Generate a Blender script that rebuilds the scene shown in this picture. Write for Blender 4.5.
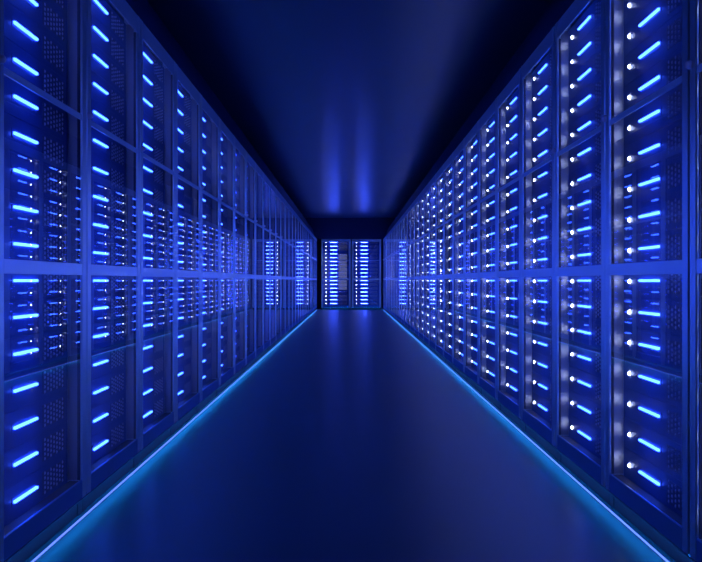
import bpy, bmesh, math, random
from mathutils import Vector, Matrix

for o in list(bpy.data.objects):
    bpy.data.objects.remove(o)
sc = bpy.context.scene
C = sc.collection
PI = math.pi

# ---------------------------------------------------------------- camera, world, exposure
FPX = 921.0
CAMZ = 0.88
cam_d = bpy.data.cameras.new('camera')
cam = bpy.data.objects.new('camera', cam_d)
C.objects.link(cam)
cam.location = (0, 0, CAMZ)
cam.rotation_euler = (PI / 2, 0, 0)
cam_d.sensor_fit = 'HORIZONTAL'
cam_d.sensor_width = 36.0
cam_d.lens = FPX / 702.0 * 36.0
cam_d.shift_x = 0.9 / 702
cam_d.shift_y = -0.4 / 702
cam_d.clip_start = 0.05
cam_d.clip_end = 100
sc.camera = cam

world = bpy.data.worlds.new('world')
sc.world = world
world.use_nodes = True
world.node_tree.nodes['Background'].inputs[0].default_value = (0.004, 0.012, 0.09, 1)
world.node_tree.nodes['Background'].inputs[1].default_value = 0.3

sc.view_settings.view_transform = 'Standard'
sc.view_settings.look = 'None'
sc.view_settings.exposure = 0.20
sc.view_settings.gamma = 1.0
sc.view_settings.use_curve_mapping = False

cy = sc.cycles
cy.use_denoising = True
cy.max_bounces = 14
cy.diffuse_bounces = 3
cy.glossy_bounces = 10
cy.transmission_bounces = 6
cy.transparent_max_bounces = 48
cy.sample_clamp_indirect = 6.0
cy.caustics_reflective = True
cy.use_light_tree = True

# light levels
BAR_E = (0.44, 1.50, 17.0)
BAR_S = 1.0
DOT_E = (0.88, 1.00, 1.60)
DOT_S = 12.5
STRIP_E = (0.19, 0.34, 1.9)
STRIP_S = 1.0
TAPE_E = (0.01, 0.28, 1.0)
TAPE_S = 18.0

# ---------------------------------------------------------------- layout (metres, half aisle = 1)
W = 1.0
P = 0.895            # rack pitch
U = 0.1155           # server pitch
TOP = CAMZ + 1.25    # rack top
PANE_T = CAMZ + 1.168
PANE_B = CAMZ - 0.745
CEIL = CAMZ + 1.89
FOOT = 0.068         # the front ends this far above the floor
REC = 0.055          # servers sit this far behind the frame front
PW = 0.058           # post width
YL = 2.606
YR = 2.720
NROW = 28
YEND = 27.80
YMIN = -2.4

# ---------------------------------------------------------------- materials
def principled(name, col, rough, metal=0.0, spec=0.5, coat=0.0, coat_r=0.05, noise=None):
    m = bpy.data.materials.new(name)
    m.use_nodes = True
    nt = m.node_tree
    b = nt.nodes['Principled BSDF']
    b.inputs['Base Color'].default_value = (*col, 1)
    b.inputs['Roughness'].default_value = rough
    b.inputs['Metallic'].default_value = metal
    b.inputs['Specular IOR Level'].default_value = spec
    b.inputs['Coat Weight'].default_value = coat
    b.inputs['Coat Roughness'].default_value = coat_r
    if noise:
        sc_, amt = noise
        tc = nt.nodes.new('ShaderNodeTexCoord')
        n = nt.nodes.new('ShaderNodeTexNoise')
        n.inputs['Scale'].default_value = sc_
        n.inputs['Detail'].default_value = 4
        nt.links.new(tc.outputs['Object'], n.inputs['Vector'])
        mr = nt.nodes.new('ShaderNodeMapRange')
        mr.inputs['To Min'].default_value = max(0.0, rough - amt)
        mr.inputs['To Max'].default_value = rough + amt
        nt.links.new(n.outputs['Fac'], mr.inputs['Value'])
        nt.links.new(mr.outputs['Result'], b.inputs['Roughness'])
    return m

def emitter(name, col, s):
    m = bpy.data.materials.new(name)
    m.use_nodes = True
    nt = m.node_tree
    nt.nodes.clear()
    out = nt.nodes.new('ShaderNodeOutputMaterial')
    e = nt.nodes.new('ShaderNodeEmission')
    e.inputs['Color'].default_value = (*col, 1)
    e.inputs['Strength'].default_value = s
    nt.links.new(e.outputs[0], out.inputs['Surface'])
    return m

def pane_material(name, f0, tint):
    """clear glass sheet: Schlick reflection over a see-through body"""
    m = bpy.data.materials.new(name)
    m.use_nodes = True
    nt = m.node_tree
    nt.nodes.clear()
    N = nt.nodes.new
    out = N('ShaderNodeOutputMaterial')
    geo = N('ShaderNodeNewGeometry')
    dot = N('ShaderNodeVectorMath'); dot.operation = 'DOT_PRODUCT'
    nt.links.new(geo.outputs['Incoming'], dot.inputs[0])
    nt.links.new(geo.outputs['Normal'], dot.inputs[1])
    ab = N('ShaderNodeMath'); ab.operation = 'ABSOLUTE'
    nt.links.new(dot.outputs['Value'], ab.inputs[0])
    om = N('ShaderNodeMath'); om.operation = 'SUBTRACT'; om.inputs[0].default_value = 1.0
    nt.links.new(ab.outputs[0], om.inputs[1])
    pw = N('ShaderNodeMath'); pw.operation = 'POWER'; pw.inputs[1].default_value = 5.0
    nt.links.new(om.outputs[0], pw.inputs[0])
    ma = N('ShaderNodeMath'); ma.operation = 'MULTIPLY_ADD'
    ma.inputs[1].default_value = 0.80 - f0; ma.inputs[2].default_value = f0
    nt.links.new(pw.outputs[0], ma.inputs[0])
    tr = N('ShaderNodeBsdfTransparent'); tr.inputs['Color'].default_value = (*tint, 1)
    gl = N('ShaderNodeBsdfGlossy'); gl.inputs['Roughness'].default_value = 0.0
    gl.inputs['Color'].default_value = (0.96, 0.97, 1.0, 1)
    mx = N('ShaderNodeMixShader')
    ff = N('ShaderNodeMath'); ff.operation = 'SUBTRACT'; ff.inputs[0].default_value = 1.0   # inner face is anti-reflective
    nt.links.new(geo.outputs['Backfacing'], ff.inputs[1])
    fm = N('ShaderNodeMath'); fm.operation = 'MULTIPLY'
    nt.links.new(ma.outputs[0], fm.inputs[0]); nt.links.new(ff.outputs[0], fm.inputs[1])
    nt.links.new(fm.outputs[0], mx.inputs['Fac'])
    nt.links.new(tr.outputs[0], mx.inputs[1])
    nt.links.new(gl.outputs[0], mx.inputs[2])
    nt.links.new(mx.outputs[0], out.inputs['Surface'])
    return m

M = {}
M['frame'] = principled('frame_paint', (0.72, 0.94, 0.97), 0.29, 0.92)
M['plinth'] = principled('plinth_paint', (0.07, 0.09, 0.18), 0.40, 0.5, noise=(9, 0.03))
M['rail'] = principled('rail_paint', (0.60, 0.82, 0.90), 0.42, 0.8)
M['liner'] = principled('brushed_liner', (0.42, 0.44, 0.45), 0.38, 1.0)
M['lower'] = principled('lower_panel_paint', (0.10, 0.30, 0.55), 0.42, 0.6, noise=(9, 0.03))
M['halo_disc'] = principled('halo_disc_pale', (0.42, 0.43, 0.46), 0.6)
M['shell'] = principled('shell_paint', (0.05, 0.06, 0.12), 0.5, 0.2)
M['face'] = principled('server_face', (0.045, 0.12, 0.36), 0.45, 0.25, noise=(14, 0.05))
M['vent'] = principled('vent_metal', (0.10, 0.12, 0.22), 0.45, 0.4)
M['mesh'] = principled('vent_mesh', (0.9, 0.93, 1.0), 0.45, 0.3)
M['knob'] = principled('knob_metal', (0.85, 0.90, 0.98), 0.5, 0.2)
M['gasket'] = principled('gasket', (0.02, 0.02, 0.04), 0.6)
M['pane'] = pane_material('door_glass', 0.19, (0.97, 0.975, 0.99))
M['bar'] = emitter('blue_light_bar', BAR_E, BAR_S)
M['dot'] = emitter('white_status_light', DOT_E, DOT_S)
M['tape'] = emitter('added_floor_glow_light', TAPE_E, TAPE_S)  # unseen light, added for the glow on the floor
M['bar_far'] = emitter('bright_blue_light_bar', (2.8, 6.0, 62.0), 1.0)
M['dot_far'] = emitter('bright_white_status_light', DOT_E, DOT_S * 1.3)
M['lit'] = emitter('lit_door_glass', (0.26, 0.30, 0.62), 1.2)
M['strip'] = emitter('floor_light', STRIP_E, STRIP_S)
M['floor'] = principled('floor_resin', (0.001, 0.062, 0.095), 0.37, 0.0, spec=0.5, noise=(1.5, 0.01))
M['ceiling'] = principled('ceiling_gloss', (0.015, 0.060, 0.10), 0.31, 0.0, spec=0.55, noise=(1.2, 0.01))
M['wall'] = principled('wall_paint', (0.05, 0.06, 0.14), 0.4, 0.0)
M['soffit'] = principled('soffit_panel', (0.02, 0.045, 0.13), 0.40, 0.2)

# ---------------------------------------------------------------- mesh helpers
class MB:
    def __init__(self):
        self.v = []; self.f = []; self.m = []
    def poly(self, vs, fs, mi=0):
        b = len(self.v)
        self.v += [tuple(p) for p in vs]
        for f in fs:
            self.f.append(tuple(b + i for i in f)); self.m.append(mi)
    def box(self, x0, x1, y0, y1, z0, z1, mi=0):
        vs = [(x, y, z) for z in (z0, z1) for y in (y0, y1) for x in (x0, x1)]
        fs = [(0, 2, 3, 1), (4, 5, 7, 6), (0, 1, 5, 4), (2, 6, 7, 3), (0, 4, 6, 2), (1, 3, 7, 5)]
        self.poly(vs, fs, mi)
    def prism_z(self, prof, z0, z1, mi=0):
        """profile (x,y) counter-clockwise seen from +z"""
        n = len(prof)
        vs = [(x, y, z0) for x, y in prof] + [(x, y, z1) for x, y in prof]
        fs = [(i, (i + 1) % n, n + (i + 1) % n, n + i) for i in range(n)]
        fs += [tuple(range(n - 1, -1, -1)), tuple(range(n, 2 * n))]
        self.poly(vs, fs, mi)
    def prism_x(self, prof, x0, x1, mi=0):
        """profile (y,z) counter-clockwise seen from +x"""
        n = len(prof)
        vs = [(x0, y, z) for y, z in prof] + [(x1, y, z) for y, z in prof]
        fs = [(i, (i + 1) % n, n + (i + 1) % n, n + i) for i in range(n)]
        fs += [tuple(range(n - 1, -1, -1)), tuple(range(n, 2 * n))]
        self.poly(vs, fs, mi)
    def dome(self, cx, y, cz, r, h, n=8, mi=0, rings=2, skirt=0.0):
        """dome bulging towards -y from the plane y"""
        vs = []; fs = []
        ys = []
        if skirt:
            ys.append((r, y))
            ys.append((r, y - skirt))
        else:
            ys.append((r, y))
        for k in range(1, rings):
            a = k / rings * PI / 2
            ys.append((r * math.cos(a), y - skirt - h * math.sin(a)))
        for rr, yy in ys:
            for i in range(n):
                t = 2 * PI * i / n
                vs.append((cx + rr * math.cos(t), yy, cz + rr * math.sin(t)))
        vs.append((cx, y - skirt - h, cz))
        for j in range(len(ys) - 1):
            for i in range(n):
                a, b = j * n + i, j * n + (i + 1) % n
                fs.append((a, b, b + n, a + n))
        j = (len(ys) - 1) * n
        for i in range(n):
            fs.append((j + i, j + (i + 1) % n, len(vs) - 1))
        self.poly(vs, fs, mi)
    def add(self, other, mat):
        b = len(self.v)
        self.v += [tuple(mat @ Vector(p)) for p in other.v]
        self.f += [tuple(b + i for i in f) for f in other.f]
        self.m += other.m
    def build(self, name, mats, parent=None, smooth=False):
        me = bpy.data.meshes.new(name)
        me.from_pydata(self.v, [], self.f)
        if not isinstance(mats, (list, tuple)):
            mats = [mats]
        for mt in mats:
            me.materials.append(mt)
        me.polygons.foreach_set('material_index', self.m)
        if smooth:
            me.polygons.foreach_set('use_smooth', [True] * len(me.polygons))
        me.update()
        o = bpy.data.objects.new(name, me)
        C.objects.link(o)
        if parent is not None:
            o.parent = parent
        return o

def struct(name, mb, mat):
    o = mb.build(name, mat)
    o['kind'] = 'structure'
    return o

def tag(o, label, cat, group=None, kind=None):
    o['label'] = label
    o['category'] = cat
    if group: o['group'] = group
    elif 'group' in o: del o['group']
    if kind: o['kind'] = kind

def copy_tree(o, parent=None):
    c = o.copy()
    C.objects.link(c)
    c.parent = parent
    for ch in KIDS.get(o.name, []):
        copy_tree(ch, c)
    return c
KIDS = {}

ORD = ['', 'first', 'second', 'third', 'fourth', 'fifth', 'sixth', 'seventh', 'eighth', 'ninth', 'tenth',
       'eleventh', 'twelfth', 'thirteenth', 'fourteenth', 'fifteenth', 'sixteenth', 'seventeenth',
       'eighteenth', 'nineteenth', 'twentieth', 'twenty-first', 'twenty-second', 'twenty-third',
       'twenty-fourth', 'twenty-fifth', 'twenty-sixth', 'twenty-seventh', 'twenty-eighth']

# ---------------------------------------------------------------- the room
XW = 1.62
m = MB(); m.box(-XW, XW, YMIN, YEND + 0.75, -0.1, 0.0); struct('floor', m, M['floor'])
m = MB(); m.box(-XW, XW, YMIN, YEND + 0.75, CEIL, CEIL + 0.1); struct('ceiling', m, M['ceiling'])
m = MB(); m.box(-XW - 0.1, -XW, YMIN, YEND + 0.75, 0, CEIL); struct('wall_left', m, M['wall'])
m = MB(); m.box(XW, XW + 0.1, YMIN, YEND + 0.75, 0, CEIL); struct('wall_right', m, M['wall'])
m = MB(); m.box(-XW - 0.1, XW + 0.1, YEND + 0.65, YEND + 0.75, 0, CEIL); struct('wall_back', m, M['wall'])
m = MB(); m.box(-XW - 0.1, XW + 0.1, YMIN - 0.1, YMIN, 0, CEIL); struct('wall_front', m, M['wall'])
# glazed door behind the camera, lit from the next room (it shows only as a reflection in the end cabinets)
m = MB(); m.box(-0.80, -0.74, YMIN, YMIN + 0.04, 0.0, 2.60); m.box(-0.20, -0.14, YMIN, YMIN + 0.04, 0.0, 2.60)
m.box(-0.74, -0.20, YMIN, YMIN + 0.04, 2.54, 2.60); m.box(-0.74, -0.20, YMIN, YMIN + 0.04, 0.0, 0.30)
struct('door_1', m, M['shell'])
m = MB(); m.box(-0.74, -0.20, YMIN, YMIN + 0.02, 0.30, 2.54); struct('window_1', m, M['lit'])
# blank panels that carry the cabinet fronts on past the camera
m = MB(); m.box(-1.10, -1.004, YMIN, YL - 0.003, 0.0, TOP); struct('trim_4', m, M['soffit'])
m = MB(); m.box(1.004, 1.10, YMIN, YR - P - 0.003, 0.0, TOP); struct('trim_5', m, M['soffit'])
# panel that closes the space between the end cabinets and the ceiling
m = MB(); m.box(-XW, XW, YEND + 0.012, YEND + 0.10, TOP + 0.004, CEIL); struct('trim_1', m, M['soffit'])

# added covings, curved so the band above the cabinets fades to dark
for nm, sx, ya in (('added_coving_left', -1, YL), ('added_coving_right', 1, YR - P)):
    pts = []
    for k in range(13):
        a = k / 12 * PI / 2
        pts.append((sx * (1.070 + 0.32 * (1 - math.cos(a))), TOP + 0.003 + 0.50 * math.sin(a)))
    pts.append((sx * (XW - 0.002), TOP + 0.503))
    inner = [(x + sx * 0.012, z - 0.008 * (k / 12)) for k, (x, z) in enumerate(pts[:-1])] + [(pts[-1][0], pts[-1][1] - 0.008)]
    inner[0] = (sx * 1.082, TOP + 0.003)
    loop = pts + inner[::-1]
    m = MB()
    n = len(pts)
    vs = [(x, ya, z) for x, z in loop] + [(x, YEND + 0.01, z) for x, z in loop]
    N2 = 2 * n
    fs = [(i, (i + 1) % N2, N2 + (i + 1) % N2, N2 + i) for i in range(N2)]
    for i in range(n - 1):
        fs.append((i, N2 - 1 - i, N2 - 2 - i, i + 1)); fs.append((N2 + i, N2 + i + 1, 2 * N2 - 2 - i, 2 * N2 - 1 - i))
    m.poly(vs, fs)
    o = struct(nm, m, M['soffit'])
    bm = bmesh.new(); bm.from_mesh(o.data); bmesh.ops.recalc_face_normals(bm, faces=bm.faces)
    bm.to_mesh(o.data); bm.free()
    o.data.polygons.foreach_set('use_smooth', [i < n - 1 for i in range(len(o.data.polygons))])

# ---------------------------------------------------------------- rack
def make_rack():
    r = bpy.data.objects.new('server_rack', None)
    C.objects.link(r)
    r.empty_display_size = 0.2
    kids = []
    g = 0.0022       # half the seam between neighbours
    ch = 0.007
    z0 = 0.0
    # posts
    mb = MB()
    prof = [(g, 0.065), (g, ch), (g + ch, 0.0), (PW - 0.004, 0.0), (PW, 0.004), (PW, 0.065)]
    prof.reverse()
    prof = prof[::-1]
    mb.prism_z(prof, FOOT, TOP)
    a = mb.build('post', M['frame'], r); kids.append(a)
    mb = MB()
    prof2 = [(P - x, y) for x, y in prof][::-1]
    mb.prism_z(prof2, FOOT, TOP)
    kids.append(mb.build('post', M['frame'], r))
    for xa, xb in ((g, PW), (P - PW, P - g)):
        mb = MB(); mb.box(xa, xb, 0.017, 0.065, 0.0, FOOT - 0.0002)
        kids.append(mb.build('post_foot', M['gasket'], r))
    # rails
    def rail(name, za, zb, y0=0.0008, y1=0.05, c=0.004, mat='frame'):
        mb = MB()
        mb.prism_x([(y1, za), (y1, zb), (y0 + c, zb), (y0, zb - c), (y0, za + c), (y0 + c, za)], PW, P - PW)
        o = mb.build(name, M[mat], r); kids.append(o); return o
    rail('top_rail', PANE_T, TOP, y1=0.0047, c=0.001, mat='rail')
    rail('upper_rail', CAMZ + 0.598, CAMZ + 0.620, y1=0.0047, c=0.001, mat='rail')
    rail('middle_rail', CAMZ + 0.020, CAMZ + 0.063, y1=0.0047, c=0.001)
    # bottom rail, hidden light added under it to widen the floor glow, set-back kick plate
    mb = MB()
    mb.prism_x([(0.009, FOOT), (0.009, PANE_B), (0.003, PANE_B), (0.001, PANE_B - 0.003), (0.001, FOOT)], PW, P - PW)
    kids.append(mb.build('bottom_rail', M['lower'], r))
    mb = MB()
    mb.box(PW, P - PW, 0.0165, 0.05, FOOT + 0.03, PANE_B - 0.004)
    kids.append(mb.build('sill', M['gasket'], r))
    mb = MB()
    mb.box(0.0, P, 0.002, 0.010, FOOT - 0.0055, FOOT - 0.0002)
    mb.box(0.0, P, 0.0, 0.002, FOOT - 0.006, FOOT - 0.0002, 1)
    for xa, xb in ((0.0, g), (P - g, P)):
        mb.box(xa, xb, 0.001, 0.020, FOOT - 0.0002, FOOT + 0.006, 1)
    kids.append(mb.build('added_light_tape', [M['tape'], M['plinth']], r))
    mb = MB()
    mb.box(PW, P - PW, 0.020, 0.04, 0.0, FOOT + 0.029)
    kids.append(mb.build('kick_plate', M['gasket'], r))
    # glass panes
    for za, zb in ((PANE_B, CAMZ + 0.020), (CAMZ + 0.063, CAMZ + 0.598), (CAMZ + 0.620, PANE_T)):
        mb = MB(); mb.box(PW + 0.0005, P - PW - 0.0005, 0.005, 0.008, za + 0.0005, zb - 0.0005)
        kids.append(mb.build('glass_pane', M['pane'], r))
    # polished liners down the inside of the posts
    for xa, xb in ((PW, PW + 0.003), (P - PW - 0.003, P - PW)):
        mb = MB(); mb.box(xa, xb, 0.019, REC - 0.001, PANE_B, CAMZ + 1.205)
        kids.append(mb.build('side_liner', M['liner'], r))
    for xa, xb in ((PW, PW + 0.005), (P - PW - 0.005, P - PW)):
        mb = MB(); mb.box(xa, xb, 0.0085, 0.0185, PANE_B, PANE_T)
        kids.append(mb.build('gasket', M['gasket'], r))
    # hollow shell
    mb = MB()
    D = 0.52
    mb.box(g, 0.02, 0.066, D, 0.0, TOP - 0.004)
    mb.box(P - 0.02, P - g, 0.066, D, 0.0, TOP - 0.004)
    mb.box(0.02, P - 0.02, 0.066, D, TOP - 0.02, TOP - 0.004)
    mb.box(0.02, P - 0.02, 0.066, D, 0.01, 0.03)
    mb.box(0.02, P - 0.02, D - 0.02, D, 0.03, TOP - 0.02)
    kids.append(mb.build('cabinet_shell', M['shell'], r))
    # small lock knob on the left post
    mb = MB(); mb.dome(0.020, 0.001, CAMZ + 0.632, 0.0135, 0.0120, n=12, rings=4, skirt=0.008)
    k = mb.build('lock_knob', M['knob'], r, smooth=True); kids.append(k)
    KIDS[r.name] = kids
    return r

# ---------------------------------------------------------------- server unit
CX = P / 2
def face_prof(h0, h1):
    c = 0.0012
    return [(REC + 0.34, h0), (REC + 0.34, h1), (REC + c, h1), (REC, h1 - c), (REC, h0 + c), (REC + c, h0)]
# origin: front bottom centre line, measured from the bar height (z = 0 is the bottom of the unit)
ZB = 0.062         # bar centre above the unit bottom
UH = U - 0.0006
BX0, BX1 = 0.277 * P - CX + 0.028, 0.549 * P - CX - 0.009
DX = 0.163 * P - CX
VX0, VX1 = 0.613 * P - CX, 0.880 * P - CX
HX = CX - PW - 0.004

def led_bar_mb(mi=0):
    mb = MB()
    y0, y1 = REC - 0.010, REC + 0.0005
    zc, h = ZB, 0.0044
    mb.prism_x([(y1, zc - h), (y1, zc + h), (y0 + 0.002, zc + h), (y0, zc + h - 0.002), (y0, zc - h + 0.002), (y0 + 0.002, zc - h)], BX0, BX1, mi)
    return mb
def dot_mb(n=10, rings=3, mi=0):
    mb = MB(); mb.dome(DX, REC - 0.001, ZB - 0.003, 0.0076, 0.005, n=n, rings=rings, skirt=0.003, mi=mi)
    if n > 6: mb.dome(DX, REC, ZB - 0.003, 0.017, 0.0015, n=14, rings=1, mi=1)  # pale disc added round the light to catch its glow as a halo
    return mb

def make_server():
    mb = MB()
    mb.prism_x(face_prof(0, UH), -HX, HX)
    # raised lips along the top and bottom of the front, and a shallow bay behind the vent
    mb.box(BX0 - 0.012, BX1 + 0.012, REC - 0.0015, REC + 0.001, ZB - 0.016, ZB + 0.016)
    s = mb.build('server_unit', M['face'])
    kids = []
    kids.append(led_bar_mb().build('light_bar', M['bar'], s))
    kids.append(dot_mb().build('status_light', [M['dot'], M['halo_disc']], s, smooth=True))
    mb = MB()
    mb.box(VX0, VX1, REC - 0.002, REC + 0.0005, ZB - 0.043, ZB + 0.034)
    v = mb.build('vent_plate', M['vent'], s)
    mb = MB()
    nx, nz = 7, 9
    for j in range(nz):
        for i in range(nx):
            if (i + j) % 2: continue
            x = VX0 + (VX1 - VX0) * (i + 0.7) / (nx + 0.4)
            z = ZB - 0.0370 + 0.066 * j / (nz - 1)
            mb.dome(x, REC - 0.002, z, 0.0066, 0.0040, n=6, rings=1)
    h = mb.build('vent_stud', M['mesh'], v)
    h['kind'] = 'stuff'
    kids.append(v)
    KIDS[s.name] = kids
    KIDS[v.name] = [h]
    return s

def lite_server():
    mb = MB()
    mb.prism_x(face_prof(0, UH), -HX, HX, 0)
    mb.box(VX0, VX1, REC - 0.002, REC + 0.0005, ZB - 0.043, ZB + 0.034, 3)
    a = led_bar_mb(1); mb.add(a, Matrix.Identity(4))
    a = dot_mb(6, 2, 2); mb.add(a, Matrix.Identity(4))
    return mb
LITE = lite_server()

rack0 = make_rack()
server0 = make_server()
used = {'r': False, 's': False}
rest = MB()
n_units = 0

def place_rack(x, y, rz, label, group, row, idx, real):
    global n_units
    r = rack0 if not used['r'] else copy_tree(rack0)
    used['r'] = True
    r.location = (x, y, 0); r.rotation_euler = (0, 0, rz)
    tag(r, label, 'server rack', group)
    mw = Matrix.Translation((x, y, 0)) @ Matrix.Rotation(rz, 4, 'Z')
    for k in range(17):                      # k = 0 at the bottom
        zb = CAMZ + (k - 6) * U - ZB
        mm = mw @ Matrix.Translation((CX, 0, zb))
        if real:
            s = server0 if not used['s'] else copy_tree(server0)
            used['s'] = True
            s.location = mm.to_translation(); s.rotation_euler = (0, 0, rz)
            pos = 17 - k
            if pos == 1: w_ = 'top server unit'
            elif pos == 17: w_ = 'bottom server unit'
            elif pos <= 9: w_ = ORD[pos] + ' server unit from the top'
            else: w_ = ORD[18 - pos] + ' server unit from the bottom'
            tag(s, w_ + ' ' + real, 'server', 'server units behind the rack doors')
            n_units += 1
            if row == 'end':
                for ch_ in s.children:
                    if ch_.name.startswith(('light_bar', 'status_light')):
                        sl = ch_.material_slots[0]; sl.link = 'OBJECT'
                        sl.material = M['bar_far'] if ch_.name.startswith('light_bar') else M['dot_far']
        else:
            rest.add(LITE, mm)

def near(i):
    return 'the nearest' if i == 0 else 'the ' + ORD[i + 1] + '-nearest'

for i in range(NROW):
    y = YL + i * P
    place_rack(-W, y, PI / 2, 'blue-lit glass-door server rack, %s rack of the left row' % near(i).replace('the ', ''),
               'racks of the left row', 'left', i,
               'in %s rack of the left row' % near(i) if i <= 6 else None)
for i in range(-1, NROW):
    y = YR + (i + 1) * P
    if i < 0:
        lab = 'server rack cut off by the right edge of the photo'
    else:
        lab = 'server rack with white and blue lights, %s whole rack of the right row' % near(i).replace('the ', '')
    place_rack(W, y, -PI / 2, lab, 'racks of the right row', 'right', i,
               'in %s whole rack of the right row' % near(i) if 0 <= i <= 8 else None)
place_rack(-0.875, YEND, 0, 'left one of the two server racks facing down the aisle at its end',
           'racks at the end of the aisle', 'end', 0, 'in the left rack at the aisle end')
place_rack(0.045, YEND, 0, 'right one of the two server racks facing down the aisle at its end',
           'racks at the end of the aisle', 'end', 1, 'in the right rack at the aisle end')
o = rest.build('distant_server_units', [M['face'], M['bar'], M['dot'], M['vent']])
tag(o, 'distant server units with tiny lights in the farther racks of both rows', 'servers', None, 'stuff')

# ---------------------------------------------------------------- light strips on the floor along the racks
for sx, y0, lab in ((-1, YL, 'thin blue light strip on the floor along the foot of the left racks'),
                    (1, YR - P, 'thin blue light strip on the floor along the foot of the right racks')):
    r = bpy.data.objects.new('floor_light_strip', None); C.objects.link(r)
    r.location = (sx * (W - 0.004), y0, 0)
    tag(r, lab, 'light', 'floor light strips')
    L = YEND - y0 - 0.02
    xa, xb = sorted((0.0, -sx * 0.008))
    mb = MB(); mb.box(xa, xb, 0, L, 0.0, 0.0015); mb.build('channel', M['knob'], r)
    mb = MB(); mb.box(xa + 0.001, xb - 0.001, 0.002, L - 0.002, 0.0015, 0.0036); mb.build('diffuser', M['strip'], r)
print('server things', n_units, 'objects', len(bpy.data.objects))
